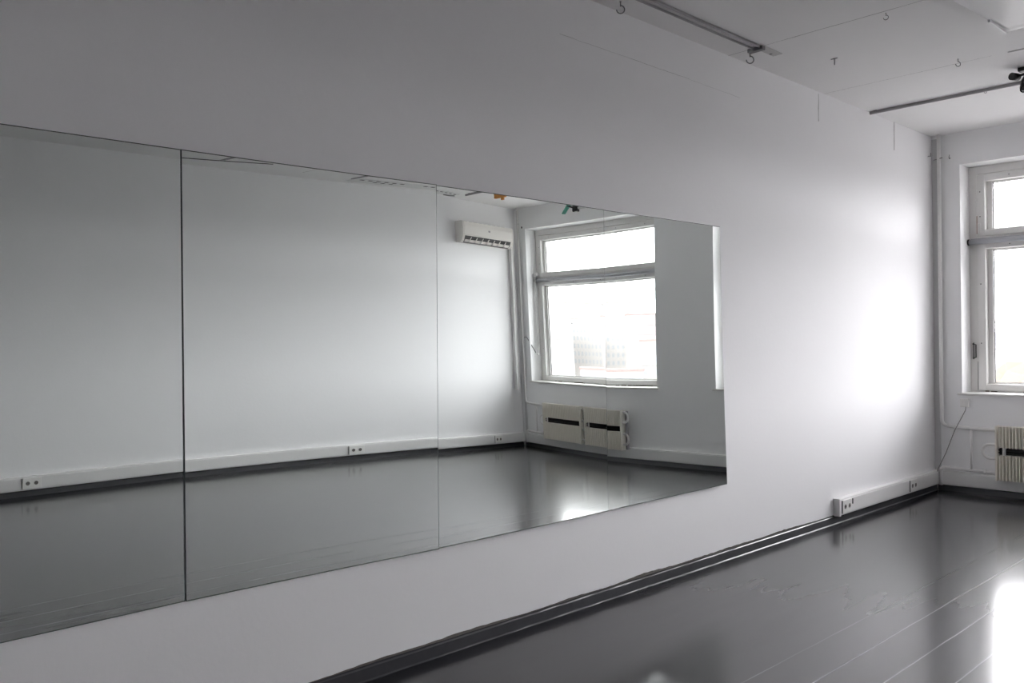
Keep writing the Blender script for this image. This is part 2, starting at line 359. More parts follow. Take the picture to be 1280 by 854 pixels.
# ------------------------------------------------------------------ windows
def build_window(idx, xc, d, width):
    """xc: corner-side edge of the opening, d: direction away from the corner"""
    P = lambda s, v, z: (xc+d*s, v, z)
    def bx(mb, s0, s1, v0, v1, z0, z1, mt, r=0.004):
        a, b = P(s0, v0, z0), P(s1, v1, z1)
        mb.bbox((min(a[0], b[0]), v0, z0), (max(a[0], b[0]), v1, z1), mt, r)
    e = bpy.data.objects.new('window_%d' % idx, None); COL.objects.link(e); e['kind'] = 'structure'
    e.matrix_basis = M_WW @ Matrix.Translation(P(0, DEP, WZ0))
    Wd = width
    fr = MB()     # outer frame, level with the back of the reveal
    bx(fr, 0, .075, DEP, DEP+.12, WZ0, WZ1, white_wood); bx(fr, Wd-.075, Wd, DEP, DEP+.12, WZ0, WZ1, white_wood)
    bx(fr, .0, Wd, DEP+.001, DEP+.12, WZ1-.075, WZ1, white_wood); bx(fr, 0, Wd, DEP+.001, DEP+.12, WZ0, WZ0+.05, white_wood)
    bx(fr, .06, Wd-.06, DEP+.001, DEP+.12, 2.31, 2.43, white_wood)
    fr.build('window_frame', e, M_WW)
    for nm, z0, z1, gz0, gz1 in (('transom_sash', 2.405, 2.99, 2.465, 2.925), ('main_sash', .945, 2.345, 1.008, 2.285)):
        mb = MB(); L, Rr = .067, Wd-.067; gl, gr = .141, Wd-.141; v0, v1 = DEP-.012, DEP+.06
        bx(mb, L, gl, v0, v1, z0, z1, white_wood, .006); bx(mb, gr, Rr, v0, v1, z0, z1, white_wood, .006)
        bx(mb, gl-.002, gr+.002, v0+.001, v1, gz1, z1, white_wood, .006); bx(mb, gl-.002, gr+.002, v0+.001, v1, z0, gz0, white_wood, .006)
        # inner step behind the sash
        q = .045
        bx(mb, gl-.01, gl+q, DEP+.055, DEP+.095, gz0-.01, gz1+.01, white_wood); bx(mb, gr-q, gr+.01, DEP+.055, DEP+.095, gz0-.01, gz1+.01, white_wood)
        bx(mb, gl, gr, DEP+.056, DEP+.095, gz1-.012, gz1+.02, white_wood); bx(mb, gl, gr, DEP+.056, DEP+.095, gz0-.02, gz0+.012, white_wood)
        sash = mb.build(nm, e, M_WW)
        sl = MB(); a = gl+q; b = gr-q; t_ = .006
        bx(sl, a, a+t_, DEP+.072, DEP+.09, gz0, gz1, rubber_m, .001); bx(sl, b-t_, b, DEP+.072, DEP+.09, gz0, gz1, rubber_m, .001)
        bx(sl, a, b, DEP+.072, DEP+.09, gz1-.018, gz1-.012, rubber_m, .001); bx(sl, a, b, DEP+.072, DEP+.09, gz0+.012, gz0+.016, rubber_m, .001)
        sl.build('glazing_seal', sash, M_WW @ ID)
        gm = MB(); p0, p1 = P(a-.01, DEP+.080, gz0), P(b+.01, DEP+.084, gz1)
        gm.box((min(p0[0], p1[0]), p0[1], gz0), (max(p0[0], p1[0]), p1[1], gz1), glass_m).build('glass_pane', sash, M_WW)
        # screws along the sash
        sm = MB()
        for s in [.10]: 
            for z in (z0+.32*(z1-z0), z0+.72*(z1-z0)): MB().ball(P(s, v0-.001, z), .006, dark_hole, (1, .4, 1), 1).build('screw', sash, M_WW)
        for s in (.35, .9, 1.5, 2.0): MB().ball(P(s, v0-.001, (gz1+z1)/2), .0055, dark_hole, (1, .4, 1), 1).build('screw', sash, M_WW)
    # round bar in front of the transom, with end caps
    tb = MB(); tb.tube([P(.004, DEP-.045, 2.352), P(Wd-.004, DEP-.045, 2.352)], .024, alu_m, 16)
    bx(tb, .02, Wd-.02, DEP-.03, DEP+.0, 2.37, 2.385, alu_m, .002)
    tb.build('transom_bar', e, M_WW)
    ec = MB(); ec.tube([P(.002, DEP-.045, 2.352), P(.014, DEP-.045, 2.352)], .029, rubber_m, 16); ec.build('bar_end_cap', e, M_WW)
    # sill
    sb = MB(); x0, x1 = sorted((P(-.035, 0, 0)[0], P(Wd+.035, 0, 0)[0]))
    n = 60; vs = []; fs = []
    for i in range(n+1):
        x = x0+(x1-x0)*i/n; j = random.uniform(-.0015, .0015)
        vs += [(x, -.022, WZ0-.020+j), (x, -.026, WZ0-.004+j), (x, -.018, WZ0+.003+j), (x, .01, WZ0+.004), (x, .01, WZ0-.020)]
    for i in range(n): 
        for k in range(5): fs.append((i*5+k, i*5+(k+1) % 5, i*5+5+(k+1) % 5, i*5+5+k))
    fs += [tuple(range(5)), tuple(range(n*5, n*5+5))[::-1]]
    sb.add(vs, fs, white_wood); bx(sb, 0.001, Wd-.001, .0, DEP+.01, WZ0-.006, WZ0+.005, white_wood, .002)
    sb.build('window_sill', e, M_WW)
    # grime and chipped paint along the bottom of the sash
    gm = MB()
    for i in range(16):
        s = .08+random.random()*(Wd-.3); L = random.uniform(.03, .16); hgt = random.uniform(.006, .014)
        gm = MB(); bx(gm, s, s+L, DEP-.0135, DEP-.010, WZ0+.006, WZ0+.006+hgt, dirt_m, .002)
        gm.build('grime_patch', e, M_WW)
    return P, bx, e
P, bx, e = build_window(1, OPN[0][0], 1, OPN[0][1]-OPN[0][0])
mb = MB()      # steel catch on the hinge side of the direct window
mb.tube([P(.030, DEP-.018, 1.39), P(.030, DEP-.03, 1.385), P(.058, DEP-.034, 1.38), P(.058, DEP-.034, 1.26), P(.032, DEP-.032, 1.252), P(.030, DEP-.02, 1.25)], .006, chrome_m, 8)
bx(mb, .026, .032, DEP-.01, DEP+.004, 1.24, 1.40, chrome_m, .002); mb.build('window_catch', e, M_WW)
mb = MB(); bx(mb, .078, .106, DEP-.022, DEP-.008, 2.43, 2.53, white_wood, .004); bx(mb, .068, .078, DEP-.016, DEP-.008, 2.43, 2.60, rust_m, .002); mb.build('hinge', e, M_WW)
mb = MB(); bx(mb, .066, .0685, DEP-.0145, DEP-.008, .95, 1.22, rubber_m, .0005); mb.build('sash_gap', e, M_WW)
P2, bx2, e2 = build_window(2, OPN[1][1], -1, OPN[1][1]-OPN[1][0])
# fanlight opener on the far window: bracket, rod, crank
mb = MB(); bx2(mb, .035, .075, DEP-.075, DEP-.005, 2.415, 2.47, trunk_m, .006); bx2(mb, .02, .05, DEP-.115, DEP-.05, 2.43, 2.46, trunk_m, .005); mb.build('opener_bracket', e2, M_WW)
mb = MB(); mb.tube([P2(.04, DEP-.085, 2.43), P2(.045, DEP-.085, 1.9), P2(.052, DEP-.085, 1.42)], .011, trunk_m, 8); mb.build('opener_rod', e2, M_WW)
mb = MB(); mb.tube([P2(.052, DEP-.085, 1.42), P2(.062, DEP-.10, 1.37), P2(.05, DEP-.11, 1.32)], .012, trunk_m, 8); mb.ball(P2(.052, DEP-.11, 1.31), .018, trunk_m); mb.build('crank_handle', e2, M_WW)
# dark stick tied between the wall and the crank
o = MB().tube([(5.835, -.012, 1.545), (5.775, -.02, 1.55), (5.66, DEP-.16, 1.33)], .006, black_m, 8).build('tie_stick', mtx=M_WW)
tag(o, 'thin dark stick beside the crank of the reflected window', 'stick')

# ------------------------------------------------------------------ heating pipes and radiators
def pipe_path(pts, r=.03, n=6):
    pts = [Vector(q) for q in pts]; out = [pts[0]]
    for i in range(1, len(pts)-1):
        a = (pts[i-1]-pts[i]).normalized(); b = (pts[i+1]-pts[i]).normalized()
        p0 = pts[i]+a*r; p1 = pts[i]+b*r
        for k in range(n+1): t = k/n; out.append(p0*(1-t)**2+pts[i]*2*t*(1-t)+p1*t*t)
    out.append(pts[-1]); return out
def heating(side):
    if side == 0: X = lambda s: s
    else: X = lambda s: 5.925-s
    names = ('mirror wall', 'far wall')
    where = ('in the corner by the mirror wall', 'in the reflected corner by the air conditioner')[side]
    # grey strip behind the pipe
    a, b = sorted((X(.002), X(.058)))
    o = MB().bbox((a, -.008, .20), (b, -.0005, H-.028), strip_m, .002).build('corner_strip', mtx=M_WW)
    tag(o, 'narrow grey strip behind the pipe ' + where, 'strip')
    root = thing('heating_pipe', (X(.08), -.045, 0), 'thin white heating pipe bending to the radiator ' + where, 'pipe', None, M_WW)
    MB().tube(pipe_path([(X(.080), -.045, H), (X(.080), -.045, .625), (X(.19), -.045, .615), (X(.60), -.045, .60)], .055), .0165, pipe_m, 14).build('supply_pipe', root, M_WW)
    MB().tube(pipe_path([(X(.066), -.045, .056), (X(.072), -.045, .225), (X(.60), -.045, .213)], .03), .0155, pipe_m, 14).build('return_pipe', root, M_WW)
    MB().tube([(X(.335), -.045, .61), (X(.335), -.045, .215)], .0115, pipe_m, 12).build('bypass_pipe', root, M_WW)
    mb = MB(); mb.tube([(X(.44), -.045, .215), (X(.465), -.045, .2145)], .022, pipe_m, 10); mb.build('pipe_coupling', root, M_WW)
    mb = MB(); mb.tube([(X(.18), -.045, .615), (X(.2), -.045, .614)], .021, pipe_m, 10); mb.build('pipe_coupling', root, M_WW)
    mb = MB(); mb.tube([(X(.02), -.01, 3.145), (X(.12), -.07, 3.145)], .004, hook_m, 6); mb.build('pipe_clamp', root, M_WW)
    # two accordion radiators
    def rad(s0, s1, label):
        rt_ = thing('radiator', (X((s0+s1)/2), -.07, .16), label, 'radiator', 'accordion radiators under the windows', M_WW)
        N = int((s1-s0)/.0065)//4*4; front, back = -.157, -.108
        for nm, z0, z1 in (('fin_panel', .458, .648), ('fin_panel', .165, .388)):
            mb = MB(); vs = []; fs = []
            for i in range(N+1):
                s = s0+(s1-s0)*i/N; v = front if i % 4 < 2 else back
                vs += [(X(s), v, z0), (X(s), v, z1), (X(s), -.05, z1), (X(s), -.05, z0)]
            for i in range(N):
                a, b = 4*i, 4*i+4
                fs += [(a, b, b+1, a+1), (a+1, b+1, b+2, a+2), (a+3, a, b, b+3)]
            mb.add(vs, fs, rad_m)
            mb.build(nm, rt_, M_WW)
        for s in (s0, s1):
            a, b = sorted((X(s-.006), X(s+.006))); MB().bbox((a, -.158, .160), (b, -.045, .652), rad_m, .002).build('end_plate', rt_, M_WW)
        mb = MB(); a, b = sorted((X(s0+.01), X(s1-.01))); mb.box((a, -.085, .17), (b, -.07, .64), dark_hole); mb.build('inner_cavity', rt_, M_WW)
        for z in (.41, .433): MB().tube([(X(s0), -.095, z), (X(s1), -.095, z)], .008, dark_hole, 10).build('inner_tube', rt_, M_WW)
        mb = MB(); s = s0+.055; mb.tube([(X(s), -.11, .38), (X(s), -.11, .46)], .014, pipe_m, 10); mb.build('inner_collar', rt_, M_WW)
        for s in (s0+.12, s1-.12):
            a, b = sorted((X(s-.015), X(s+.015))); MB().box((a, -.06, .30), (b, -.001, .34), rad_m).build('wall_bracket', rt_, M_WW)
        return rt_
    if side == 0:
        r1 = rad(.575, 1.40, 'cream pleated radiator cut by the right edge of the photo, fed by the corner pipes')
        r2 = rad(1.49, 2.02, 'cream pleated radiator under the directly seen window, beyond the photo edge')
    else:
        r1 = rad(.60, 1.43, 'cream pleated radiator nearer the far corner, left of the reflected pair')
        r2 = rad(1.53, 2.045, 'cream pleated radiator with bent end tubes, right of the reflected pair')
    a0 = .575 if side == 0 else .60; b0 = 2.02 if side == 0 else 2.045
    def loop(s, z0, z1, dirn, root_, r=.014, depth=.085):
        zc, rad_ = (z0+z1)/2, (z1-z0)/2
        pts = [(X(s), -.10, z1)]+[(X(s+dirn*(depth-rad_+rad_*math.cos(R(t)))), -.10, zc+rad_*math.sin(R(t))) for t in range(90, -91, -15)]+[(X(s), -.10, z0)]
        MB().tube(pts, r, pipe_m, 10).build('return_bend', root_, M_WW)
    loop(a0, .352, .478, -1, r1, .013, .125)
    loop(b0, .50, .63, 1, r2); loop(b0, .23, .36, 1, r2)
    mb = MB(); a, b = sorted((X(b0+.03), X(b0+.05))); mb.bbox((a, -.09, .17), (b, -.05, .64), rail_m, .002); mb.build('rear_channel', r2, M_WW)
    e0 = 1.40 if side == 0 else 1.43; e1 = 1.49 if side == 0 else 1.53
    for z in (.215, .35, .465, .61):
        MB().tube([(X(e0), -.10, z), (X(e1), -.10, z)], .013, pipe_m, 10).build('link_tube', r1, M_WW)
    a, b = sorted((X(e0+.035), X(e0+.05))); MB().box((a, -.1, .17), (b, -.05, .63), rail_m).build('rear_channel', r1, M_WW)
heating(0); heating(1)

# junction box under the sill and its cord
root = thing('junction_box', (.28, -.02, .84), 'small square white switch box under the corner of the window sill', 'switch box', None, M_WW)
MB().bbox((.238, -.035, .80), (.312, 0, .878), plastic_w, .004).build('box_body', root, M_WW)
MB().bbox((.246, -.040, .808), (.290, -.034, .870), plastic_w, .002).build('cover_plate', root, M_WW)
o = MB().tube([(.292, -.042, .805), (.288, -.045, .77), (.25, -.05, .69), (.20, -.066, .58), (.12, -.07, .36), (.048, -.075, .20), (.036, -.07, .14), (.04, -.062, .03), (.05, -.06, .006)], .0038, cord_m, 8).build('power_cord', mtx=M_WW)
tag(o, 'thin grey cord slanting from the switch box down to the corner', 'cord')
mb = MB(); mb.ball((.165, -.012, 3.14), .008, hook_m); mb.tube([(.165, 0, 3.14), (.165, -.03, 3.145), (.17, -.03, 3.17)], .003, hook_m, 6)
tag(mb.build('wall_hook', mtx=M_WW), 'tiny metal hook on the wall right of the corner pipe near the ceiling', 'hook')
mb = MB(); mb.ball((5.79, -.006, 3.10), .016, black_m, (1, .5, 1)); tag(mb.build('wall_plug', mtx=M_WW), 'small dark wall plug above the corner of the reflected window', 'wall plug')
mb = MB(); mb.tube([(.002, 8.50, 3.17), (.03, 8.50, 3.17), (.03, 8.50, 3.20)], .003, hook_m, 6)
tag(mb.build('wall_hook'), 'tiny hook on the mirror wall just before the corner pipe', 'hook')

# ------------------------------------------------------------------ cable ducts with sockets
DZ0, DZ1 = .060, .192
def duct(name, label, a, b, mk, mtx, mt, endcap=None):
    """mk(t, u, z): t along the wall, u off the wall"""
    root = thing(name, mk((a+b)/2, 0, DZ0), label, 'cable duct', None, mtx)
    def bxx(mb, t0, t1, u0, u1, z0, z1, mt, r=.004):
        p, q = mk(t0, u0, z0), mk(t1, u1, z1); lo = [min(p[i], q[i]) for i in range(3)]; hi = [max(p[i], q[i]) for i in range(3)]; mb.bbox(lo, hi, mt, r)
    mb = MB(); bxx(mb, a, b, 0, .046, DZ0, DZ1, mt, .005); mb.build('duct_body', root, mtx)
    mb = MB(); bxx(mb, a, b, .044, .051, DZ0+.012, DZ1-.012, mt, .003); mb.build('duct_lid', root, mtx)
    if endcap is not None:
        mb = MB(); s = 1 if b > a else -1; bxx(mb, endcap-.004*s, endcap+.024*s, 0, .054, DZ0-.003, DZ1+.003, mt, .003); mb.build('end_cap', root, mtx)
    return bxx
def socket(t, mk, mtx, label, L=.155):
    root = thing('double_socket', mk(t, .05, DZ0), label, 'socket', 'double sockets set into the cable ducts', mtx)
    def bxx(mb, t0, t1, u0, u1, z0, z1, mt, r=.004):
        p, q = mk(t0, u0, z0), mk(t1, u1, z1); lo = [min(p[i], q[i]) for i in range(3)]; hi = [max(p[i], q[i]) for i in range(3)]; mb.bbox(lo, hi, mt, r)
    zc = (DZ0+DZ1)/2
    mb = MB(); bxx(mb, t-L/2, t+L/2, .05, .059, zc-.052, zc+.052, plastic_w, .003); mb.build('socket_plate', root, mtx)
    mb = MB(); bxx(mb, t-L/2-.0035, t-L/2, .05, .058, zc-.050, zc+.050, hook_m, .001); mb.build('plate_gap', root, mtx)
    for k in (-1, 1):
        c = t+k*.036; mb = MB()
        ring = []; 
        n = 20; vs = []; fs = []
        for i in range(n):
            a = 2*math.pi*i/n
            for rr_, u in ((.0225, .0595), (.0205, .0612), (.0185, .0612), (.0175, .052)): vs.append(mk(c+rr_*math.cos(a), u, zc+rr_*math.sin(a)))
        for i in range(n):
            j = (i+1) % n
            for q in range(3): fs.append((4*i+q, 4*j+q, 4*j+q+1, 4*i+q+1))
        mb.add(vs, fs, plastic_w, True)
        vs = [mk(c+.0185*math.cos(2*math.pi*i/n), .0605, zc+.0185*math.sin(2*math.pi*i/n)) for i in range(n)]
        well = MB(); well.add(vs, [tuple(range(n))], MATS['socket_well'])
        face = mb.build('socket_ring', root, mtx)
        well.build('socket_well', face, mtx)
        for dz in (-.0075, .0075): MB().ball(mk(c+dz, .0612, zc), .0032, dark_hole, (1, 1, 1), 1).build('pin_hole', face, mtx)
mat('socket_well', (0.16, 0.15, 0.14), 0.5, noise=0.1)
mkL = lambda t, u, z: (u, t, z)
duct('cable_duct', 'white cable duct on the mirror wall, ending in a capped end beside the mirrors', 6.50, Y-.012, mkL, None, trunk_m, 6.50)
socket(6.62, mkL, None, 'double socket at the capped end of the duct on the mirror wall')
socket(7.94, mkL, None, 'double socket near the window corner on the mirror wall duct')
mb = MB(); mb.bbox((.050, 6.722, .130), (.056, 6.732, .172), rubber_m, .001); o = mb.build('duct_clip'); tag(o, 'dark sliver of a clip right of the socket at the duct end', 'clip')
mkW = lambda t, u, z: (t, -u, z)
duct('cable_duct', 'white painted cable duct below the radiators on the window wall', .055, 5.862, mkW, M_WW, trunk_old)
mkO = lambda t, u, z: (-u, t-Y, z)
duct('cable_duct', 'white cable duct running along the foot of the far wall, seen in the mirrors', BACK+.2, Y-.015, mkO, M_OW, trunk_m)
socket(2.345, mkO, M_OW, 'double socket reflected in the leftmost mirror panel', .165)
socket(5.77, mkO, M_OW, 'double socket reflected in the second mirror panel from the left', .165)
socket(7.98, mkO, M_OW, 'double socket reflected below the air conditioner', .165)

# ------------------------------------------------------------------ air conditioner
def ac():
    y0, y1 = 7.295-Y, 8.385-Y; z0, z1 = 2.775, 3.062
    root = thing('air_conditioner', (0, (y0+y1)/2, z0), 'white wall air conditioner high on the far wall, seen in the mirror', 'air conditioner', None, M_OW)
    pr = [(0, z0+.01), (-.115, z0), (-.165, z0+.028), (-.197, z0+.085), (-.205, z1-.09), (-.195, z1-.025), (-.16, z1-.003), (0, z1)]
    MB().prism(pr, 'y', y0+.012, y1-.012, ac_m).build('shell', root, M_OW)
    for a, b in ((y0, y0+.016), (y1-.016, y1)): MB().prism([(q[0]*1.015, z0+(q[1]-z0)*1.01-.001) for q in pr], 'y', a, b, ac_m).build('side_cap', root, M_OW)
    mb = MB(); mb.prism([(-.208, z0+.102), (-.212, z0+.11), (-.217, z1-.07), (-.205, z1-.012), (-.195, z1-.014), (-.203, z1-.08), (-.200, z0+.10)], 'y', y0+.02, y1-.02, ac_m); mb.build('front_panel', root, M_OW)
    mb = MB(); mb.add([(-.120, y0+.05, z0-.0005), (-.171, y0+.04, z0+.026), (-.203, y0+.04, z0+.088), (-.203, y1-.06, z0+.088), (-.171, y1-.06, z0+.026), (-.120, y1-.07, z0-.0005)], [(0, 1, 4, 5), (1, 2, 3, 4)], ac_dark); mb.build('outlet', root, M_OW)
    mb = MB(); mb.prism([(-.150, z0+.012), (-.184, z0+.040), (-.186, z0+.037), (-.152, z0+.009)], 'y', y0+.055, y1-.08, ac_m)
    mb.build('louvre', root, M_OW)
    for i in range(7):
        y = y0+.12+i*.125; mb = MB(); mb.prism([(y, z0+.008), (y+.05, z0+.076), (y+.062, z0+.076), (y+.012, z0+.008)], 'x', -.199, -.155, ac_m)
        mb.build('vane', root, M_OW)
    mb = MB()
    for i in range(9):
        y = y0+.06+i*.10; mb.add([(-.150, y, z1+.0005), (-.168, y+.0, z1-.006), (-.168, y+.075, z1-.006), (-.150, y+.075, z1+.0005)], [(0, 1, 2, 3)], ac_dark)
    mb.build('intake_grille', root, M_OW)
    MB().bbox((-.2195, (y0+y1)/2-.02, z0+.170), (-.215, (y0+y1)/2+.02, z0+.195), rail_m, .004).build('badge', root, M_OW)
    o = MB().bbox((-.075, 8.440-Y, .80), (0, 8.505-Y, 2.865), trunk_m, .006)
    o.bbox((-.078, 8.375-Y, 2.80), (0, 8.507-Y, 2.868), trunk_m, .006)
    o = o.build('drain_conduit', mtx=M_OW); tag(o, 'white vertical conduit dropping from the air conditioner', 'conduit')
ac()

# ------------------------------------------------------------------ ceiling fittings
def chan(name, label):
    root = thing(name, (.20, 2.0, H), label, 'ceiling channel')
    mb = MB()
    mb.bbox((.196, -1.0, H-.018), (.204, 5.07, H-.0008), metal_m, .001); mb.bbox((.246, -1.0, H-.018), (.252, 5.07, H-.0008), metal_m, .001)
    mb.bbox((.196, -1.0, H-.006), (.252, 5.07, H-.001), MATS['ceiling_plate'], .001); mb.build('channel_body', root)
    mb = MB(); mb.bbox((.198, 5.07, H-.004), (.268, 5.30, H-.0005), MATS['ceiling_plate'], .001); tl = mb.build('end_plate', root)
    mb = MB(); mb.ball((.215, 5.24, H-.005), .011, hook_m, (1, 1, .3)); mb.build('screw', tl)
    mb = MB(); mb.bbox((.16, 5.035, H-.030), (.27, 5.075, H-.004), hook_m, .004); mb.build('clamp', root)
mat('ceiling_plate', (0.60, 0.59, 0.58), 0.6, noise=0.05)
chan('cable_channel', 'grey metal channel on the ceiling beside the mirror wall')
def hook(x, y, s, ang, label):
    root = thing('ceiling_hook', (x, y, H), label, 'hook', 'steel hooks screwed into the ceiling')
    pts = [(x, y, H), (x, y, H-.022*s)]
    c = (0, H-.036*s)
    for t in range(90, -185, -18):
        a = R(t); q = .018*s*math.cos(a); pts.append((x+q*math.cos(ang), y+q*math.sin(ang), c[1]+.018*s*math.sin(a)))
    MB().tube(pts, .0026*s, hook_m, 8).build('hook_bend', root)
    mb = MB(); mb.tube([(x, y, H), (x, y, H-.003)], .0045*s, hook_m, 12); mb.build('hook_base', root)
hook(.10, 3.80, 1.25, .8, 'open hook on the ceiling at the top edge of the photo beside the channel')
hook(.13, 5.12, 1.35, .8, 'large open hook below the clamp at the end of the ceiling channel')
hook(1.04, 5.10, .75, 0.2, 'small hook on the ceiling joint left of the lamp')
hook(1.02, 6.32, .95, .9, 'thin hook on the second ceiling joint left of the black spotlights')
hook(.90, 7.25, .6, .9, 'smallest hook just beyond the grey ceiling rail')
mb = MB(); mb.tube([(.455, 5.66, H), (.455, 5.66, H-.045)], .0035, hook_m, 6); mb.tube([(.43, 5.66, H-.003), (.475, 5.66, H-.003)], .003, hook_m, 6)
tag(mb.build('ceiling_nail'), 'short bent nail sticking out of bare ceiling between the two joints', 'nail')
# grey rail across the ceiling
root = thing('ceiling_rail', (2.8, 7.23, H), 'long grey rail across the ceiling in front of the windows', 'ceiling rail')
MB().tube([(.012, 7.225, H-.014), (5.6, 7.225, H-.014)], .013, rail_m, 12).build('rail_tube', root)
for x in (.06, 1.6, 3.0, 4.4, 5.5): MB().bbox((x-.012, 7.205, H-.006), (x+.012, 7.245, H), rail_m, .001).build('rail_clip', root)
o = MB().bbox((1.30, 6.412, H-.007), (2.8, 6.426, H), strip_m, .003).build('joint_shadow_strip'); tag(o, 'grey strip standing in for the shadow gap on the second ceiling joint above the spotlights', 'strip')  # strip added to draw the shadow gap along the joint
# crossbars and perforated strip along the far side, seen in the mirror
for y, lab in ((4.23, 'dark ceiling crossbar reflected at the top of the second mirror, left one'), (5.60, 'dark ceiling crossbar reflected at the top of the second mirror, right one')):
    tag(MB().bbox((3.9, y-.015, H-.008), (5.60 if y < 5 else 5.73, y+.015, H), rail_m, .002).build('ceiling_crossbar'), lab, 'crossbar')
root = thing('perforated_strip', (5.72, 6.4, H), 'pale perforated metal strip on the ceiling with rows of dark slots, seen in the mirror', 'metal strip')
MB().bbox((5.66, 5.62, H-.006), (5.90, 7.16, H-.0005), MATS['ceiling_plate_w'] if 'ceiling_plate_w' in MATS else mat('ceiling_plate_w', (0.74, 0.74, 0.73), 0.6, noise=0.02), .001).build('strip_body', root)
mb = MB()
for i in range(17):
    if i in (6, 7): continue
    y = 5.68+i*.088; x = 5.705 if i < 12 else 5.70+.004*(i-12)
    MB().box((x, y, H-.0075), (x+.03, y+.042, H-.0062), dark_hole).build('slot', root)
for i in range(3): MB().box((5.775, 5.86+i*.088, H-.0075), (5.80, 5.90+i*.088, H-.0062), dark_hole).build('slot', root)
mb = MB(); mb.tube([(5.70, 3.9, H-.006), (5.60, 4.2, H-.006), (5.43, 4.63, H-.006)], .004, black_m, 8); tag(mb.build('ceiling_cable'), 'short black cable on the ceiling reflected at the top of the second mirror', 'cable')
mb = MB(); mb.tube([(5.86, 6.98, H-.01), (5.84, 7.10, H-.012), (5.80, 7.16, H-.01)], .007, hook_m, 8); tag(mb.build('cable_end'), 'dark cable end on the ceiling left of the air conditioner', 'cable')

# ceiling lamp at the top right corner
def lamp():
    x0, x1, y0, y1 = 1.475, 1.86, 4.45, 5.80
    root = thing('ceiling_lamp', ((x0+x1)/2, (y0+y1)/2, H), 'white boxy ceiling lamp cut by the top right corner of the photo, switched off', 'ceiling lamp')
    MB().bbox((x0+.05, y0+.05, H-.03), (x1-.05, y1-.05, H), lamp_m, .005).build('lamp_base', root)
    n = 14; vs = []; fs = []; rows = [(0, .012), (.0, .0), (.05, .0)]
    # bowed diffuser, flaring slightly away from the window end
    m_ = MB(); nx, ny = 12, 16
    for j in range(ny+1):
        for i in range(nx+1):
            u, v = i/nx, j/ny; fl = .10*(1-v)**1.5
            x = (x0-fl)+(x1-x0+2*fl)*u; y = y0+(y1-y0)*v
            z = H-.060-.020*math.sin(math.pi*u)*math.sin(math.pi*min(1, v*1.0))
            vs.append((x, y, z))
    for j in range(ny):
        for i in range(nx): fs.append((j*(nx+1)+i, j*(nx+1)+i+1, (j+1)*(nx+1)+i+1, (j+1)*(nx+1)+i))
    rim = [i for i in range(nx+1)]+[j*(nx+1)+nx for j in range(1, ny+1)]+[ny*(nx+1)+i for i in range(nx-1, -1, -1)]+[j*(nx+1) for j in range(ny-1, 0, -1)]
    k = len(vs); vs += [(vs[i][0], vs[i][1], H-.025) for i in rim]; q = len(rim)
    fs2 = [(rim[i], rim[(i+1) % q], k+(i+1) % q, k+i) for i in range(q)]
    m_.add(vs, fs, lamp_m, True); m_.add(vs, fs2, lamp_m, False); m_.build('lamp_diffuser', root)
    MB().bbox((x0-.012, y1-.30, H-.075), (x0+.004, y1-.005, H-.035), lamp_m, .003).build('side_clip', root)
lamp()

# black spotlights near the rail, right edge
def spots():
    x, y = 1.285, 6.88
    root = thing('spotlight_cluster', (x, y, H), 'black cluster of small spotlights on the ceiling at the right edge of the photo', 'spotlight')
    MB().bbox((x-.05, y-.03, H-.028), (x+.26, y+.03, H), black_m, .006).build('mount_bar', root)
    mb = MB(); mb.tube([(x-.085, y-.04, H-.055), (x-.06, y+.02, H-.055)], .026, black_m, 16); mb.tube([(x-.07, y, H-.055), (x+.0, y, H-.045)], .010, black_m, 8); mb.build('clamp_knob', root)
    for dx in (.005, .085, .175):
        mb = MB(); mb.tube([(x+dx, y, H-.02), (x+dx-.01, y-.01, H-.09)], .012, black_m, 10); st = mb.build('yoke', root)
        mb = MB(); mb.tube([(x+dx-.01, y+.03, H-.062), (x+dx-.01, y-.0, H-.10), (x+dx-.012, y-.035, H-.155)], [.024, .030, .028], black_m, 14)
        sp = mb.build('spot_head', root)
        mb = MB(); pts = arc((x+dx-.012, H-.165), .020, 0, 345, 14, 'xz', y-.045); mb.tube(pts, .005, black_m, 8, closed=True); mb.build('barn_ring', sp)
spots()
# pendant with black end and green ribbon, seen only in the mirror
root = thing('pendant_bar', (3.2, 7.21, 2.95), 'slim white hanging bar with a black end clamp, reflected above the window', 'hanging bar')
MB().tube([(3.22, 7.21, 2.955), (2.93, 7.21, 2.945)], .014, lamp_m, 10).build('white_bar', root)
mb = MB(); mb.bbox((3.21, 7.18, 2.915), (3.30, 7.24, 2.985), black_m, .012); mb.tube([(3.29, 7.21, 2.965), (3.42, 7.21, 3.0)], .010, black_m, 8); mb.build('end_clamp', root)
for x in (3.25, 3.0): MB().tube([(x, 7.21, 2.99), (x, 7.215, H-.02)], .003, hook_m, 6).build('hanging_wire', root)
mb = MB(); mb.add([(q[0]-.09, q[1], q[2]-.01) for q in ((3.50, 7.20, 3.02), (3.44, 7.22, 3.01), (3.53, 7.19, 2.92), (3.61, 7.21, 2.93), (3.50, 7.21, 3.025), (3.44, 7.225, 3.015), (3.53, 7.2, 2.915), (3.61, 7.22, 2.925))], [(0, 1, 2, 3), (7, 6, 5, 4), (0, 4, 5, 1), (1, 5, 6, 2), (2, 6, 7, 3), (3, 7, 4, 0)], green_m)
tag(mb.build('green_ribbon'), 'small green ribbon tied beside the black clamp above the reflected window', 'ribbon')
mb = MB(); mb.bbox((4.66, 7.205, 3.235), (4.90, 7.245, H-.027), orange_m, .004); mb.bbox((4.70, 7.21, 3.205), (4.755, 7.24, 3.24), orange_m, .004)
tag(mb.build('orange_tag'), 'orange tape tag hanging from the ceiling rail, reflected above the air conditioner', 'tag')

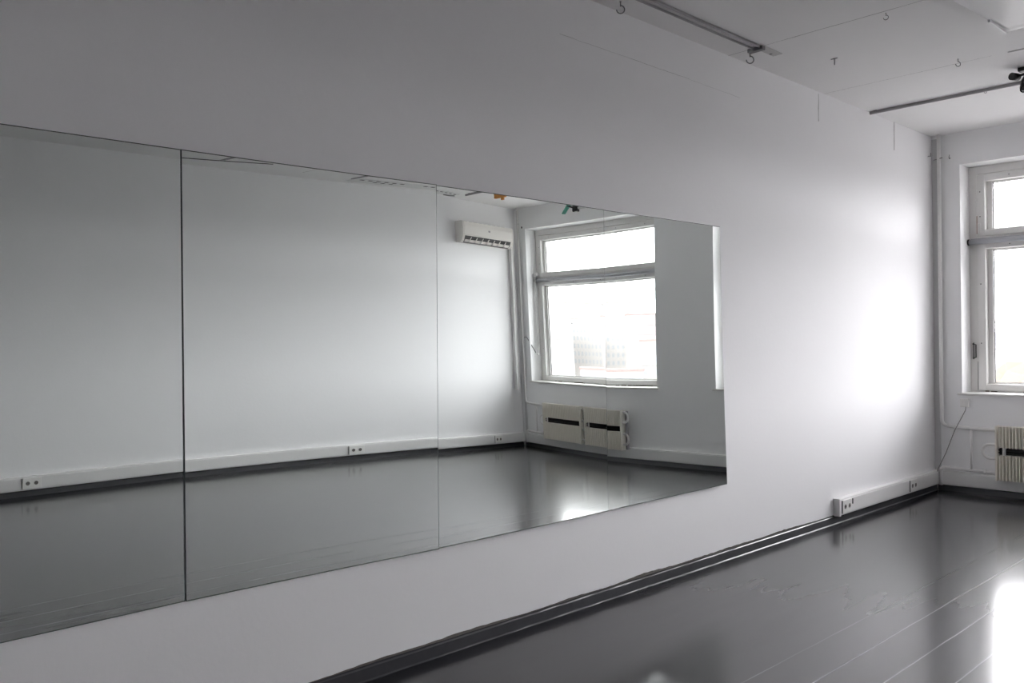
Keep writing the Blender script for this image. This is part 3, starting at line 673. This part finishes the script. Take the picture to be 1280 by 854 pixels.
# ------------------------------------------------------------------ the city outside
def facade(name, label, cx, cy, wd, dp, z0, z1, face, colm, nx, nz, roofm=None):
    root = thing(name, (cx, cy, z0), label, 'building')
    M = Matrix.Translation((cx, cy, 0)) @ Matrix.Rotation(face, 4, 'Z')
    MB().box((-wd/2, 0, z0), (wd/2, dp, z1), colm).build('building_wall', root, M)
    sx = wd/nx; sz = 3.1; me = None
    for j in range(nz):
        z = z1-2.6-j*sz
        for i in range(nx):
            x = -wd/2+sx*(i+.5)
            if me is None:
                o = MB().box((-sx*.24, -.06, 0), (sx*.24, .02, 1.6), win_far).build('window'); me = o.data
            else:
                o = bpy.data.objects.new('window', me); COL.objects.link(o)
            o.parent = root; o.name = 'window'; o.matrix_basis = root.matrix_basis.inverted() @ M @ Matrix.Translation((x, 0, z))
    MB().box((-wd/2-.4, -.4, z1), (wd/2+.4, dp+.4, z1+.5), roofm or cornice_far).build('roof', root, M)
    for i in range(1, 3): MB().box((-wd/2-.15, -.25, z1-.3-i*3.1), (wd/2+.15, .05, z1-i*3.1), cornice_far).build('cornice', root, M)
    return root
win_far = mat('far_window', (0.215, 0.225, 0.245), 0.4, noise=0.1, nscale=.2)
cornice_far = mat('far_roof', (0.20, 0.19, 0.19), 0.8, noise=0.1)
cream_far = mat('far_cream_wall', (0.315, 0.30, 0.285), 0.9, noise=0.04, nscale=.1)
pink_far = mat('far_pink_wall', (0.28, 0.235, 0.235), 0.9, noise=0.04, nscale=.1)
white_far = mat('far_white_wall', (0.30, 0.30, 0.30), 0.9, noise=0.04, nscale=.1)
redroof = mat('far_red_roof', (0.21, 0.155, 0.145), 0.9, noise=0.1)
leaf_o = mat('autumn_leaves', (0.248, 0.204, 0.155), 0.9, noise=0.12, nscale=1.5)
leaf_g = mat('yellow_green_leaves', (0.242, 0.217, 0.171), 0.9, noise=0.12, nscale=1.5)
ground_m = mat('town_ground', (0.62, 0.61, 0.60), 0.9, noise=0.12, nscale=.05)
hill_m = mat('hazy_hill', (0.223, 0.23, 0.248), 1.0, noise=0.08, nscale=.01)
GZ = -18.0
struct(MB().box((-1500, 12, GZ-1), (2500, 2500, GZ), ground_m).build('ground'))
def at(bear, dist): return (CX*-1+dist*math.sin(R(bear)), dist*math.cos(R(bear)))
for nm, lab, be, di, wd, z1, cm, nx, nz, rf, fa in (
    ('apartment_block', 'tall pale office block seen through the reflected window', 41.0, 360, 23, 19.0, cream_far, 11, 8, None, -38),
    ('apartment_block', 'white block to the left of the tall office block', 43.6, 330, 16, 10, white_far, 7, 6, None, -40),
    ('town_house', 'pink house with a dark cornice right of the tall block', 38.2, 300, 13, 12, pink_far, 5, 6, redroof, -36),
    ('town_house', 'lower cream house at the right of the reflected view', 36.6, 240, 16, 3.0, cream_far, 6, 5, redroof, -34),
    ('town_house', 'low house in front of the tall block', 40.0, 210, 12, -4, white_far, 6, 3, redroof, -38)):
    x, y = at(be, di); facade(nm, lab, x, y, wd, 14, GZ, z1, R(fa), cm, nx, nz, rf)
def tree(x, y, h, r, lm, label):
    root = thing('autumn_tree', (x, y, GZ), label, 'tree', 'autumn trees below the windows')
    mb = MB(); mb.tube([(x, y, GZ), (x+.2, y, GZ+h*.45), (x, y+.2, GZ+h*.8)], [.35, .25, .1], cornice_far, 8); mb.build('trunk', root)
    mb = MB()
    for i in range(9):
        a = random.uniform(0, 6.28); q = random.uniform(0, r*.6); c = (x+q*math.cos(a), y+q*math.sin(a), GZ+h*.62+random.uniform(-.2, .3)*h)
        bm = bmesh.new(); bmesh.ops.create_icosphere(bm, subdivisions=2, radius=r*random.uniform(.4, .6))
        for v in bm.verts: v.co *= random.uniform(.78, 1.2)
        mb.add([v.co+Vector(c) for v in bm.verts], [[v.index for v in f.verts] for f in bm.faces], lm); bm.free()
    mb.build('crown', root)
for be, di, h, r, lab in ((43.4, 150, 13, 5, 'orange tree at the lower left of the reflected window'), (42.2, 165, 12, 5, 'orange tree just right of the lower left one in the reflected window'),
                         (41.0, 140, 11, 4.5, 'orange tree below the tall block in the reflected window'), (44.4, 120, 11, 4, 'small orange tree nearest the frame of the reflected window')):
    x, y = at(be, di); tree(x, y, h, r, leaf_o, lab)
for px, di, h, r, lab in ((-17.6, 130, 14, 6, 'orange tree nearest the frame of the directly seen window'), (-16.0, 150, 15, 6, 'orange tree in the middle of the directly seen window strip'), (-14.9, 120, 13, 5, 'orange tree at the right photo edge in the directly seen window')):
    x = CX+di*math.sin(R(px)); y = di*math.cos(R(px)); tree(x, y, h, r, leaf_o, lab)
# hazy ridge far away
mb = MB(); vs = []; fs = []; n = 60
for i in range(n+1):
    a = R(-50+110*i/n); d = 1300; z = 8+6*math.sin(i*.5)+5*math.sin(i*.23+1)
    vs += [(d*math.sin(a), d*math.cos(a), GZ), (d*math.sin(a), d*math.cos(a), z-14), ((d+200)*math.sin(a), (d+200)*math.cos(a), z)]
for i in range(n): fs += [(3*i, 3*i+3, 3*i+4, 3*i+1), (3*i+1, 3*i+4, 3*i+5, 3*i+2)]
mb.add(vs, fs, hill_m, True); struct(mb.build('hills'))
